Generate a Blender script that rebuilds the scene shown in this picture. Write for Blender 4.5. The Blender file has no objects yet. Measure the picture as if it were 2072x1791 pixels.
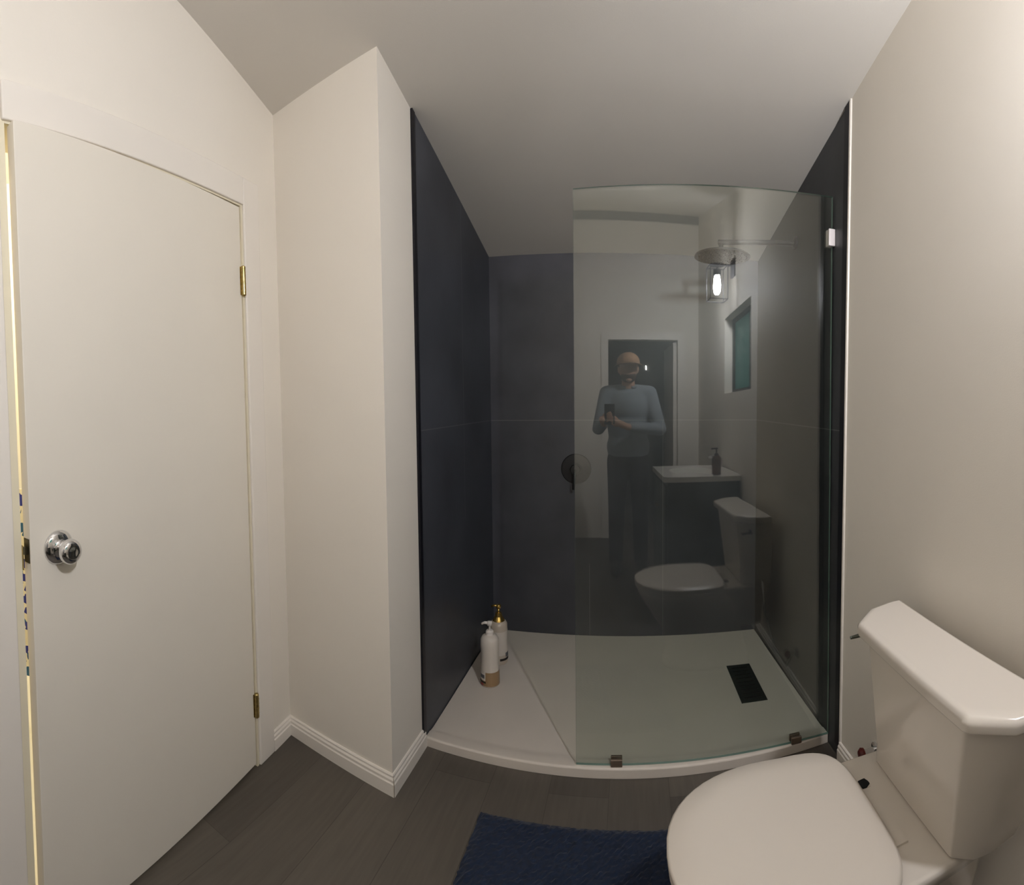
import bpy, bmesh, math, random
from mathutils import Vector, Matrix
PI = math.pi
random.seed(4)
SC = bpy.context.scene
COL = SC.collection

# ------------------------------------------------------------------ camera, world, exposure
F = 1006.0086; CY = 853.4219                      # pixels per radian, horizon row of the cylinder axis
CAMP = Vector((0, 0, 1.30))
def make_camera():
    cd = bpy.data.cameras.new('camera')
    cd.type = 'PANO'; cd.panorama_type = 'CENTRAL_CYLINDRICAL'
    cd.central_cylindrical_range_u_min = -1036 / F
    cd.central_cylindrical_range_u_max = 1036 / F
    cd.central_cylindrical_range_v_min = -(1791 - CY) / F
    cd.central_cylindrical_range_v_max = CY / F
    cd.central_cylindrical_radius = 1.0
    cd.clip_start = 0.005
    co = bpy.data.objects.new('camera', cd); COL.objects.link(co)
    yaw, pitch, roll = -0.2431, -0.0415, 0.0118
    R = Matrix.Rotation(-yaw, 3, 'Z') @ Matrix.Rotation(pitch, 3, 'X') @ Matrix.Rotation(roll, 3, 'Y')
    right, fwd, up = R.col[0], R.col[1], R.col[2]
    M = Matrix((right, up, -fwd)).transposed().to_4x4()
    M.translation = CAMP
    co.matrix_world = M
    SC.camera = co
make_camera()
w = bpy.data.worlds.new('world'); SC.world = w; w.use_nodes = True
w.node_tree.nodes['Background'].inputs[0].default_value = (0.26, 0.50, 0.46, 1)
w.node_tree.nodes['Background'].inputs[1].default_value = 0.9
SC.view_settings.view_transform = 'Standard'; SC.view_settings.look = 'None'
SC.view_settings.gamma = 1; SC.view_settings.use_curve_mapping = False
SC.view_settings.exposure = 0.0
SC.cycles.use_denoising = True
SC.cycles.max_bounces = 12; SC.cycles.diffuse_bounces = 6; SC.cycles.transparent_max_bounces = 24
SC.cycles.sample_clamp_indirect = 6
BULB = 1200.0            # vanity lamp bulb strength
ROOM2 = 95.0           # unseen lamp added to light the room behind the left door

# ------------------------------------------------------------------ materials
def mat(name, col, rough=0.5, metal=0.0, emit=None, estr=0.0, noise=0.0, nscale=8.0, bump=0.0, bscale=200.0, ior=1.5, trans=0.0, spec=0.5, coat=0.0, sheen=0.0):
    m = bpy.data.materials.new(name); m.use_nodes = True
    nt = m.node_tree; b = nt.nodes['Principled BSDF']
    b.inputs['Base Color'].default_value = (*col, 1)
    b.inputs['Roughness'].default_value = rough; b.inputs['Metallic'].default_value = metal
    b.inputs['IOR'].default_value = ior; b.inputs['Transmission Weight'].default_value = trans
    b.inputs['Specular IOR Level'].default_value = spec
    b.inputs['Coat Weight'].default_value = coat; b.inputs['Sheen Weight'].default_value = sheen
    if emit: b.inputs['Emission Color'].default_value = (*emit, 1); b.inputs['Emission Strength'].default_value = estr
    tc = nt.nodes.new('ShaderNodeTexCoord')
    if noise:
        n = nt.nodes.new('ShaderNodeTexNoise'); n.inputs['Scale'].default_value = nscale; n.inputs['Detail'].default_value = 6
        nt.links.new(tc.outputs['Object'], n.inputs['Vector'])
        r = nt.nodes.new('ShaderNodeMapRange'); r.inputs['From Min'].default_value = 0.3; r.inputs['From Max'].default_value = 0.7
        r.inputs['To Min'].default_value = 1 - noise; r.inputs['To Max'].default_value = 1 + noise
        nt.links.new(n.outputs['Fac'], r.inputs['Value'])
        v = nt.nodes.new('ShaderNodeVectorMath'); v.operation = 'SCALE'; v.inputs[0].default_value = col
        nt.links.new(r.outputs[0], v.inputs['Scale']); nt.links.new(v.outputs[0], b.inputs['Base Color'])
    if bump:
        n2 = nt.nodes.new('ShaderNodeTexNoise'); n2.inputs['Scale'].default_value = bscale; n2.inputs['Detail'].default_value = 4
        nt.links.new(tc.outputs['Object'], n2.inputs['Vector'])
        bp = nt.nodes.new('ShaderNodeBump'); bp.inputs['Strength'].default_value = bump; bp.inputs['Distance'].default_value = 0.002
        nt.links.new(n2.outputs['Fac'], bp.inputs['Height']); nt.links.new(bp.outputs[0], b.inputs['Normal'])
    return m

def tile_mat(name, col, vlines, zline=1.195, zlim=None):
    """dark stone panels: pale grout on one level joint and on the listed upright joints (axis, position, zmin, zmax)"""
    m = mat(name, col, rough=0.42, noise=0.22, nscale=3.5, bump=0.12, bscale=60)
    nt = m.node_tree; b = nt.nodes['Principled BSDF']
    tc = nt.nodes.new('ShaderNodeTexCoord'); sp = nt.nodes.new('ShaderNodeSeparateXYZ'); nt.links.new(tc.outputs['Object'], sp.inputs[0])
    def mth(op, a, b_):
        n = nt.nodes.new('ShaderNodeMath'); n.operation = op
        for i, x in enumerate((a, b_)):
            if x is None: continue
            if isinstance(x, (int, float)): n.inputs[i].default_value = x
            else: nt.links.new(x, n.inputs[i])
        return n.outputs[0]
    def near(sock, p, wd=0.0017): return mth('LESS_THAN', mth('ABSOLUTE', mth('SUBTRACT', sock, p), None), wd)
    acc = near(sp.outputs['Z'], zline)
    for ax, p, z0, z1 in vlines:
        l = near(sp.outputs[ax], p)
        l = mth('MULTIPLY', l, mth('MULTIPLY', mth('GREATER_THAN', sp.outputs['Z'], z0), mth('LESS_THAN', sp.outputs['Z'], z1)))
        acc = mth('MAXIMUM', acc, l)
    mx = nt.nodes.new('ShaderNodeMix'); mx.data_type = 'RGBA'
    nt.links.new(acc, mx.inputs['Factor'])
    src = b.inputs['Base Color'].links[0].from_socket
    nt.links.new(src, mx.inputs['A']); mx.inputs['B'].default_value = (0.13, 0.13, 0.135, 1)
    nt.links.new(mx.outputs['Result'], b.inputs['Base Color'])
    return m

def plank_mat():
    m = bpy.data.materials.new('floor_planks'); m.use_nodes = True; nt = m.node_tree; b = nt.nodes['Principled BSDF']
    tc = nt.nodes.new('ShaderNodeTexCoord'); mp = nt.nodes.new('ShaderNodeMapping'); mp.inputs['Rotation'].default_value = (0, 0, PI / 2); mp.inputs['Location'].default_value = (0.37, 0.08, 0)
    nt.links.new(tc.outputs['Object'], mp.inputs[0])
    br = nt.nodes.new('ShaderNodeTexBrick'); br.inputs['Scale'].default_value = 1.0
    br.inputs['Brick Width'].default_value = 1.2; br.inputs['Row Height'].default_value = 0.2; br.inputs['Mortar Size'].default_value = 0.0012
    br.inputs['Color1'].default_value = (0.068, 0.058, 0.048, 1); br.inputs['Color2'].default_value = (0.104, 0.090, 0.074, 1)
    br.inputs['Mortar'].default_value = (0.055, 0.048, 0.040, 1)
    nt.links.new(mp.outputs[0], br.inputs['Vector'])
    mp2 = nt.nodes.new('ShaderNodeMapping'); mp2.inputs['Scale'].default_value = (2, 22, 2); nt.links.new(mp.outputs[0], mp2.inputs[0])
    n = nt.nodes.new('ShaderNodeTexNoise'); n.inputs['Scale'].default_value = 3; n.inputs['Detail'].default_value = 8; nt.links.new(mp2.outputs[0], n.inputs['Vector'])
    r = nt.nodes.new('ShaderNodeMapRange'); r.inputs['To Min'].default_value = 0.72; r.inputs['To Max'].default_value = 1.28; nt.links.new(n.outputs['Fac'], r.inputs['Value'])
    v = nt.nodes.new('ShaderNodeVectorMath'); v.operation = 'SCALE'; nt.links.new(br.outputs['Color'], v.inputs[0]); nt.links.new(r.outputs[0], v.inputs['Scale'])
    nt.links.new(v.outputs[0], b.inputs['Base Color']); b.inputs['Roughness'].default_value = 0.55
    return m

def glass_mat():
    """clear pane: mirrors by the angle of view (about 4 % head-on at each face), otherwise lets light straight through with a faint green tint"""
    m = bpy.data.materials.new('clear_glass'); m.use_nodes = True; nt = m.node_tree; nt.nodes.clear()
    out = nt.nodes.new('ShaderNodeOutputMaterial')
    tr = nt.nodes.new('ShaderNodeBsdfTransparent'); tr.inputs[0].default_value = (0.930, 0.955, 0.930, 1)
    gl = nt.nodes.new('ShaderNodeBsdfGlossy'); gl.inputs['Roughness'].default_value = 0.0; gl.inputs['Color'].default_value = (1, 1, 1, 1)
    lw = nt.nodes.new('ShaderNodeLayerWeight'); lw.inputs['Blend'].default_value = 0.5
    p = nt.nodes.new('ShaderNodeMath'); p.operation = 'POWER'; p.inputs[1].default_value = 5; nt.links.new(lw.outputs['Facing'], p.inputs[0])
    q = nt.nodes.new('ShaderNodeMath'); q.operation = 'MULTIPLY_ADD'; q.inputs[1].default_value = 0.95; q.inputs[2].default_value = 0.080
    nt.links.new(p.outputs[0], q.inputs[0])
    mx = nt.nodes.new('ShaderNodeMixShader'); nt.links.new(q.outputs[0], mx.inputs[0]); nt.links.new(tr.outputs[0], mx.inputs[1]); nt.links.new(gl.outputs[0], mx.inputs[2])
    nt.links.new(mx.outputs[0], out.inputs['Surface'])
    return m

M = dict(
    wall=mat('wall_paint', (0.80, 0.75, 0.67), 0.75, noise=0.012, nscale=3, bump=0.10, bscale=260),
    ceil=mat("ceiling_paint", (0.64, 0.605, 0.55), 0.85, noise=0.012, nscale=3, bump=0.10, bscale=220),
    trimw=mat('white_gloss_paint', (0.80, 0.75, 0.68), 0.42, noise=0.015, nscale=5),
    doorp=mat('door_paint', (0.76, 0.71, 0.62), 0.45, noise=0.012, nscale=4, bump=0.05, bscale=120),
    floor=plank_mat(),
    tray=mat('tray_composite', (0.66, 0.60, 0.53), 0.5, noise=0.02, nscale=6, bump=0.15, bscale=350),
    black=mat('matte_black_metal', (0.010, 0.009, 0.010), 0.5),
    blacktrim=mat('black_edge_profile', (0.006, 0.006, 0.010), 0.35, metal=0.3),
    drain=mat('dark_drain_cover', (0.020, 0.028, 0.024), 0.35, metal=0.5, noise=0.3, nscale=60),
    dark=mat('dark_slot', (0.004, 0.004, 0.004), 0.8),
    chrome=mat('chrome', (0.75, 0.75, 0.76), 0.06, metal=1),
    nickel=mat('worn_bronze_bracket', (0.20, 0.15, 0.11), 0.45, metal=0.6),
    steel=mat('brushed_clip_metal', (0.80, 0.74, 0.72), 0.35, metal=0.25),
    brass=mat('antique_brass', (0.40, 0.31, 0.13), 0.28, metal=1, noise=0.3, nscale=90),
    porc=mat('vitreous_china', (0.70, 0.645, 0.575), 0.16, coat=0.3),
    seat=mat('white_plastic_seat', (0.68, 0.62, 0.545), 0.3),
    glass=glass_mat(),
    gedge=mat('glass_cut_edge', (0.16, 0.26, 0.22), 0.2, spec=0.8),
    mat=mat('blue_bath_pile', (0.0022, 0.010, 0.032), 0.95, noise=0.35, nscale=60, sheen=0.1),
    amber=mat('amber_liquid_plastic', (0.30, 0.19, 0.095), 0.22, coat=0.4),
    pearl=mat('pearl_plastic', (0.55, 0.47, 0.38), 0.3),
    wplast=mat('white_pump_plastic', (0.78, 0.72, 0.66), 0.35),
    gold=mat('gold_pump', (0.55, 0.36, 0.10), 0.22, metal=0.9),
    label=mat('white_label', (0.66, 0.60, 0.53), 0.5),
    labelg=mat('grey_print', (0.12, 0.12, 0.13), 0.6),
    labelb=mat('dark_print', (0.012, 0.008, 0.006), 0.6),
    labelr=mat('red_print', (0.30, 0.03, 0.03), 0.6),
    red=mat('dark_red_handle', (0.12, 0.010, 0.006), 0.4),
    counter=mat('white_cultured_marble', (0.78, 0.75, 0.70), 0.15, noise=0.03, nscale=6),
    cab=mat('dark_grey_cabinet', (0.045, 0.055, 0.050), 0.5),
    wframe=mat('aluminium_window_frame', (0.05, 0.055, 0.045), 0.5, metal=0.5),
    skin=mat('skin', (0.42, 0.24, 0.16), 0.55),
    hair=mat('brown_beard', (0.06, 0.035, 0.022), 0.8),
    shirt=mat('pale_blue_cotton', (0.22, 0.25, 0.28), 0.9, noise=0.06, nscale=25, bump=0.3, bscale=90),
    trous=mat('dark_trousers', (0.02, 0.022, 0.028), 0.9),
    cap=mat('tan_cap_cloth', (0.30, 0.17, 0.09), 0.9, noise=0.1, nscale=40),
    shoe=mat('dark_shoe', (0.02, 0.018, 0.016), 0.6),
    phone=mat('black_phone', (0.008, 0.008, 0.009), 0.2),
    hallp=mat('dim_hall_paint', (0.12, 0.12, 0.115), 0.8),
    r2wall=mat('cream_room_paint', (0.82, 0.785, 0.69), 0.8),
    jamb=mat('jamb_paint_lit_cream', (0.74, 0.68, 0.52), 0.5),  # cream tint paints in the next room's light on the jamb
    bulb=mat('glowing_bulb', (1, 0.9, 0.75), 0.4, emit=(0.97, 0.975, 1.03), estr=BULB),
    slit=mat('glowing_strip', (1, 1, 1), 0.4, emit=(1.0, 0.98, 0.92), estr=40),
    r2lamp=mat('room_lamp_glow', (1, 0.95, 0.8), 0.4, emit=(1.0, 0.91, 0.72), estr=ROOM2),
    soap=mat('amber_soap_bottle', (0.10, 0.035, 0.012), 0.2, coat=0.5),
)
def fabric_pattern():
    m = bpy.data.materials.new('white_blue_geometric_fabric'); m.use_nodes = True; nt = m.node_tree; b = nt.nodes['Principled BSDF']
    b.inputs['Roughness'].default_value = 0.9
    tc = nt.nodes.new('ShaderNodeTexCoord'); mp = nt.nodes.new('ShaderNodeMapping'); mp.inputs['Scale'].default_value = (22, 22, 22); mp.inputs['Rotation'].default_value = (0.5, 0.5, 0.3)
    nt.links.new(tc.outputs['Object'], mp.inputs[0])
    vo = nt.nodes.new('ShaderNodeTexVoronoi'); vo.inputs['Scale'].default_value = 1.3; vo.distance = 'MANHATTAN'; nt.links.new(mp.outputs[0], vo.inputs['Vector'])
    sp = nt.nodes.new('ShaderNodeSeparateColor'); nt.links.new(vo.outputs['Color'], sp.inputs[0])
    cr = nt.nodes.new('ShaderNodeValToRGB'); cr.color_ramp.interpolation = 'CONSTANT'
    e = cr.color_ramp.elements; e[0].position = 0; e[0].color = (0.85, 0.8, 0.66, 1); e[1].position = 0.5; e[1].color = (0.03, 0.04, 0.28, 1)
    x = e.new(0.78); x.color = (0.03, 0.12, 0.25, 1)
    nt.links.new(sp.outputs[0], cr.inputs[0]); nt.links.new(cr.outputs[0], b.inputs['Base Color'])
    return m
M['fabric'] = fabric_pattern()

# ------------------------------------------------------------------ mesh helpers
def link(name, bm, m, parent=None, smooth=False, bevel=0.0, bseg=2, auto=None):
    me = bpy.data.meshes.new(name)
    bmesh.ops.recalc_face_normals(bm, faces=bm.faces[:])
    bm.to_mesh(me); bm.free()
    if isinstance(m, (list, tuple)):
        for q in m: me.materials.append(q)
    else: me.materials.append(m)
    o = bpy.data.objects.new(name, me); COL.objects.link(o)
    if parent: o.parent = parent
    if smooth:
        for p in me.polygons: p.use_smooth = True
    if bevel:
        b = o.modifiers.new('bevel', 'BEVEL'); b.width = bevel; b.segments = bseg; b.limit_method = 'ANGLE'; b.angle_limit = 0.6
        for p in me.polygons: p.use_smooth = True
        o.modifiers.new('wn', 'WEIGHTED_NORMAL')
    return o
def tag(o, label, cat, group=None):
    o['label'] = label; o['category'] = cat
    if group: o['group'] = group
    return o
def struct(o): o['kind'] = 'structure'; return o
def empty(name, loc):
    o = bpy.data.objects.new(name, None); o.location = loc; o.empty_display_size = 0.05; COL.objects.link(o); return o
def child_offset(parent, objs):
    pass
def prism(bm, pts, z0, z1, mi=0):
    """pts plan polygon; z0,z1 numbers or functions of (x,y)"""
    f0 = z0 if callable(z0) else (lambda x, y: z0); f1 = z1 if callable(z1) else (lambda x, y: z1)
    a = [bm.verts.new((x, y, f0(x, y))) for x, y in pts]; b = [bm.verts.new((x, y, f1(x, y))) for x, y in pts]
    fs = [bm.faces.new(a[::-1]), bm.faces.new(b)]
    n = len(pts)
    for i in range(n): fs.append(bm.faces.new((a[i], a[(i + 1) % n], b[(i + 1) % n], b[i])))
    for f in fs: f.material_index = mi
    return fs
def box(bm, x0, x1, y0, y1, z0, z1, mi=0): return prism(bm, [(x0, y0), (x1, y0), (x1, y1), (x0, y1)], z0, z1, mi)
def loft(bm, rings, cap=True, closed=True, mi=0):
    vs = [[bm.verts.new(p) for p in r] for r in rings]; n = len(rings[0]); fs = []
    for i in range(len(vs) - 1):
        for j in range(n if closed else n - 1):
            fs.append(bm.faces.new((vs[i][j], vs[i][(j + 1) % n], vs[i + 1][(j + 1) % n], vs[i + 1][j])))
    if cap: fs.append(bm.faces.new(vs[0][::-1])); fs.append(bm.faces.new(vs[-1]))
    for f in fs: f.material_index = mi
    return fs
def lathe(bm, prof, c=(0, 0, 0), axis=(0, 0, 1), n=32, cap=True):
    ax = Vector(axis).normalized(); t = ax.orthogonal().normalized(); s = ax.cross(t); c = Vector(c)
    return loft(bm, [[c + ax * z + (t * math.cos(2 * PI * k / n) + s * math.sin(2 * PI * k / n)) * max(r, 1e-4) for k in range(n)] for r, z in prof], cap)
def tube(bm, pts, r, n=12):
    pts = [Vector(p) for p in pts]; rings = []; prev = None
    for i, p in enumerate(pts):
        d = (pts[min(i + 1, len(pts) - 1)] - pts[max(i - 1, 0)]).normalized()
        t = d.orthogonal().normalized() if prev is None else (prev - d * prev.dot(d)).normalized()
        prev = t; s = d.cross(t); rr = r[i] if isinstance(r, (list, tuple)) else r
        rings.append([p + (t * math.cos(2 * PI * k / n) + s * math.sin(2 * PI * k / n)) * rr for k in range(n)])
    return loft(bm, rings)
def new(): return bmesh.new()

# ------------------------------------------------------------------ room shell
def ceil_z(x, y): return 2.8063 - 0.2806 * y - 0.0194 * x
c1 = (-1.263, 1.480); c2 = (-0.770, 1.413); TL = (-0.771, 1.6705); BL = (-0.776, 2.626)
BR = (0.672, 2.639); TR = (0.7318, 1.6007)
YB = -1.60
SL = 0.111; RSL = 0.0574
_n = math.hypot(1, SL)
def LW(y, off=0.0):                    # a point of the left wall's face, moved off it into the room
    return (-1.099 - SL * y + off / _n, y + off * SL / _n)
def RW(y, off=0.0):                    # the same for the right wall
    return (0.7318 + RSL * (1.6007 - y) - off, y)
FR = (RW(YB)[0], YB); FL = LW(YB)

bm = new(); prism(bm, [LW(-3.4, -1.6), RW(-3.4, -1.6), (2.3, 3.2), (-2.9, 3.2)], -0.06, 0.0)
struct(link('floor', bm, M['floor']))
bm = new(); prism(bm, [(FL[0] - 0.13, YB - 0.12), (FR[0] + 0.13, YB - 0.12), (TR[0] + 0.15, 2.78), (-0.9, 2.78), (-1.42, 1.7), LW(1.48, -0.12)], ceil_z, lambda x, y: ceil_z(x, y) + 0.08)
struct(link('ceiling', bm, M['ceil']))

DY0, DY1, DZ = 0.384, 1.264, 2.012      # opening of the left door
bm = new()
T = 0.115
prism(bm, [LW(DY1), LW(1.48), LW(1.48, -T), LW(DY1, -T)], 0, ceil_z)
prism(bm, [LW(DY0), LW(DY1), LW(DY1, -T), LW(DY0, -T)], DZ, ceil_z)
prism(bm, [LW(YB), LW(DY0), LW(DY0, -T), LW(YB, -T)], 0, ceil_z)
struct(link('wall_left', bm, M['wall']))
# short wing wall between the door and the shower (one solid pier)
bm = new(); prism(bm, [c1, c2, TL, (-0.90, 1.672), (-1.38, 1.672), LW(1.48, -0.115)], 0, ceil_z)
struct(link('wall_wing', bm, M['wall']))
bm = new()
WY0, WY1, WZ0, WZ1 = -0.27, 0.52, 1.40, 1.96   # window opening in the right wall
TW = 0.12
prism(bm, [RW(1.6007), RW(WY1), RW(WY1, -TW), RW(1.6007, -TW)], 0, ceil_z)
prism(bm, [RW(WY0), RW(YB), RW(YB, -TW), RW(WY0, -TW)], 0, ceil_z)
prism(bm, [RW(WY1), RW(WY0), RW(WY0, -TW), RW(WY1, -TW)], 0, WZ0)
prism(bm, [RW(WY1), RW(WY0), RW(WY0, -TW), RW(WY1, -TW)], WZ1, ceil_z)
struct(link('wall_right', bm, M['wall']))
# wall behind the camera with the second doorway
BX0, BX1, BZ = 0.0, 0.70, 1.985
bm = new()
prism(bm, [(FL[0] - 0.1, YB - 0.11), (BX0, YB - 0.11), (BX0, YB), (FL[0] - 0.1, YB)], 0, ceil_z)
prism(bm, [(BX1, YB - 0.11), (FR[0] + 0.1, YB - 0.11), (FR[0] + 0.1, YB), (BX1, YB)], 0, ceil_z)
prism(bm, [(BX0, YB - 0.11), (BX1, YB - 0.11), (BX1, YB), (BX0, YB)], BZ, ceil_z)
struct(link('wall_back', bm, M['wall']))
bm = new(); prism(bm, [(FL[0], YB), (FR[0], YB), (FR[0], YB + 0.02), (FL[0], YB + 0.02)], lambda x, y: ceil_z(x, y) - 0.085, lambda x, y: ceil_z(x, y) - 0.001)
struct(link('trim_4', bm, mat('dark_ceiling_strip', (0.16, 0.17, 0.18), 0.6)))  # dark strip along the top of the back wall

# shower walls of dark stone panels
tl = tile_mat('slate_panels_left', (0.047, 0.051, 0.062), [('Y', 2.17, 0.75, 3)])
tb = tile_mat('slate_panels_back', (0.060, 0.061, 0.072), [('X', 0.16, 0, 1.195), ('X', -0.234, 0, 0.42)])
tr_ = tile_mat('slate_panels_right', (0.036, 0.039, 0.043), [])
TK = 0.006
bm = new(); prism(bm, [(TL[0] + TK, TL[1]), (BL[0] + TK, BL[1]), (BL[0] - 0.12, BL[1]), (TL[0] - 0.12, TL[1] + 0.002)], 0, ceil_z)
struct(link('wall_shower_left', bm, tl))
bm = new(); prism(bm, [(BL[0] - 0.12, BL[1]), (BL[0], BL[1]), BR, (BR[0] + 0.12, BR[1]), (BR[0] + 0.12, BR[1] + 0.1), (BL[0] - 0.12, BL[1] + 0.1)], 0, ceil_z)
struct(link('wall_shower_back', bm, tb))
bm = new(); prism(bm, [TR, BR, (BR[0] + 0.12, BR[1]), (TR[0] + 0.12, TR[1])], 0, ceil_z)
struct(link('wall_shower_right', bm, tr_))
# black metal profiles closing the panels' front edges
bm = new(); prism(bm, [(TL[0] - 0.001, TL[1] - 0.016), (TL[0] + 0.009, TL[1] - 0.016), (TL[0] + 0.009, TL[1] + 0.006), (TL[0] - 0.001, TL[1] + 0.006)], 0.045, lambda x, y: ceil_z(x, y) - 0.002)
struct(link('trim_1', bm, M['blacktrim']))
bm = new(); prism(bm, [(TR[0] + 0.001, TR[1] + 0.002), (TR[0] - 0.006, TR[1] + 0.002), (TR[0] - 0.0085, TR[1] + 0.035), (TR[0] - 0.0018, TR[1] + 0.035)], 0.045, lambda x, y: ceil_z(x, y) - 0.002)
struct(link('trim_2', bm, M['blacktrim']))
bm = new(); prism(bm, [(TR[0] + 0.002, TR[1] - 0.009), (TR[0] - 0.005, TR[1] - 0.007), (TR[0] - 0.006, TR[1] + 0.001), (TR[0] + 0.001, TR[1] + 0.001)], 0.05, lambda x, y: ceil_z(x, y) - 0.002)
struct(link('trim_3', bm, M['trimw']))

# baseboards: stepped profile swept along the foot of the painted walls
def baseboard(name, p0, p1, h=0.069, mitre=(0, 0)):
    p0 = Vector((*p0, 0)); p1 = Vector((*p1, 0)); d = (p1 - p0).normalized(); nrm = Vector((d.y, -d.x, 0))
    prof = [(0, 0), (0.014, 0), (0.014, h * 0.60), (0.011, h * 0.66), (0.011, h * 0.78), (0.007, h * 0.86), (0.007, h * 0.95), (0.004, h), (0, h)]
    bm = new()
    rings = []
    for p, mt in ((p0, mitre[0]), (p1, mitre[1])):
        rings.append([p + nrm * a + d * (a * mt) + Vector((0, 0, z)) for a, z in prof])
    loft(bm, rings)
    return struct(link(name, bm, M['trimw']))
baseboard('baseboard_left', LW(1.352), c1, mitre=(0, -1))
baseboard('baseboard_wing', c1, c2, mitre=(1, 1))
baseboard('baseboard_pier', c2, (TL[0], TL[1] - 0.003), mitre=(-1, 0))
baseboard('baseboard_right', (TR[0] - 0.001, TR[1] - 0.002), RW(YB), mitre=(0, 0))

# ------------------------------------------------------------------ left door, frame
def lbox(bm, y0, y1, o0, o1, z0, z1, mi=0): prism(bm, [LW(y0, o0), LW(y1, o0), LW(y1, o1), LW(y0, o1)], z0, z1, mi)
bm = new()
lbox(bm, DY1 + 0.001, 1.352, 0.0, 0.014, 0, 2.104); lbox(bm, 0.290, DY0 - 0.016, 0.0, 0.014, 0, 2.104); lbox(bm, DY0 - 0.002, DY1 + 0.001, 0.0, 0.014, DZ - 0.004, 2.104)
casing = struct(link('door_casing', bm, M['trimw'], bevel=0.004))
casing.name = 'trim_5'
bm = new()
lbox(bm, DY1 - 0.010, DY1 + 0.0, -0.115, 0.006, 0, DZ); lbox(bm, DY0 - 0.0155, DY0 + 0.006, -0.115, 0.005, 0, DZ); lbox(bm, DY0 + 0.006, DY1 - 0.010, -0.115, 0.006, DZ - 0.010, DZ)
jamb = struct(link('trim_6', bm, M['jamb']))
bm = new(); lbox(bm, DY0 + 0.006, DY0 + 0.0075, -0.012, 0.012, 0.925, 0.985)
link('strike_plate', bm, M['brass'], jamb)
# the leaf, standing a hair open
door = empty('door_1', (LW(1.254, 0.0)[0], LW(1.254, 0.0)[1], 0)); struct(door)
hx, hy = LW(1.252, 0.004); lx, ly = LW(0.400, 0.034)
ld = Vector((lx - hx, ly - hy, 0)); LEN = ld.length; ld.normalize(); ln = Vector((-ld.y, ld.x, 0))
if ln.x < 0: ln = -ln
def leafp(s, o, z): return Vector((hx, hy, 0)) + ld * s + ln * o + Vector((0, 0, z)) - door.location
def leafbox(bm, s0, s1, o0, o1, z0, z1):
    v = [bm.verts.new(leafp(s, o, z)) for z in (z0, z1) for s, o in ((s0, o0), (s1, o0), (s1, o1), (s0, o1))]
    for f in ((3, 2, 1, 0), (4, 5, 6, 7), (0, 1, 5, 4), (1, 2, 6, 5), (2, 3, 7, 6), (3, 0, 4, 7)): bm.faces.new([v[i] for i in f])
bm = new(); leafbox(bm, 0.002, LEN, -0.035, 0.0, 0.012, DZ - 0.014)
link('door_leaf', bm, M['doorp'], door, bevel=0.002)
for z0, z1 in ((1.690, 1.792), (0.184, 0.270)):
    bm = new()
    lathe(bm, [(0.0, -0.003), (0.006, -0.001), (0.0085, 0.002), (0.0085, z1 - z0 - 0.002), (0.006, z1 - z0 + 0.001), (0, z1 - z0 + 0.003)], leafp(-0.001, 0.007, z0), n=20)
    for k in range(1, 5):
        zz = (z1 - z0) * k / 5
        lathe(bm, [(0.0092, zz - 0.0006), (0.0092, zz + 0.0006)], leafp(-0.001, 0.007, z0), n=20)
    leafbox(bm, 0.001, 0.010, -0.001, 0.0012, z0 + 0.002, z1 - 0.002)
    link('hinge', bm, M['brass'], door)
ks = LEN - 0.078; kz = 0.972
bm = new(); lathe(bm, [(0.0, 0), (0.042, 0), (0.0425, 0.002), (0.040, 0.006), (0.034, 0.010), (0.025, 0.013), (0.014, 0.015), (0.0135, 0.03), (0, 0.031)], leafp(ks, 0.0005, kz), tuple(ln), 40)
rose = link('knob_rosette', bm, M['chrome'], door, smooth=True)
bm = new(); lathe(bm, [(0.0, 0.020), (0.012, 0.022), (0.0125, 0.031), (0.020, 0.034), (0.0275, 0.042), (0.0300, 0.050), (0.0295, 0.057), (0.0260, 0.063), (0.016, 0.067), (0.012, 0.0660), (0.0, 0.0655)], leafp(ks, 0.0005, kz), tuple(ln), 40)
link('door_knob', bm, M['chrome'], door, smooth=True)
bm = new(); leafbox(bm, LEN, LEN + 0.009, -0.024, -0.012, kz - 0.008, kz + 0.010); leafbox(bm, LEN, LEN + 0.0015, -0.030, -0.005, kz - 0.028, kz + 0.030)
link('latch_bolt', bm, mat('dark_latch_metal', (0.07, 0.06, 0.035), 0.35, metal=0.8), door)

# room glimpsed through the gap of the left door
bm = new()
prism(bm, [(-2.75, 0.15), (-2.65, 0.15), (-2.65, 2.0), (-2.75, 2.0)], 0, 2.6)
prism(bm, [(-2.75, 2.0), (-1.45, 2.0), (-1.45, 2.1), (-2.75, 2.1)], 0, 2.6)
prism(bm, [(-2.75, 0.05), LW(0.1, -0.116), LW(0.2, -0.116), (-2.75, 0.15)], 0, 2.6)
prism(bm, [(-2.75, 0.05), LW(0.05, -0.116), LW(1.5, -0.116), (-1.45, 2.1), (-2.75, 2.1)], 2.6, 2.66)
struct(link('wall_next_room', bm, M['r2wall']))
bm = new(); prism(bm, [(-2.65, 0.15), LW(0.15, -0.117), LW(1.5, -0.117), (-1.45, 2.0), (-2.65, 2.0)], 0.0005, 0.012)
struct(link('floor_added_pale', bm, M['r2wall']))  # pale floor added; imitates the lit door edge low in the gap
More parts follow.
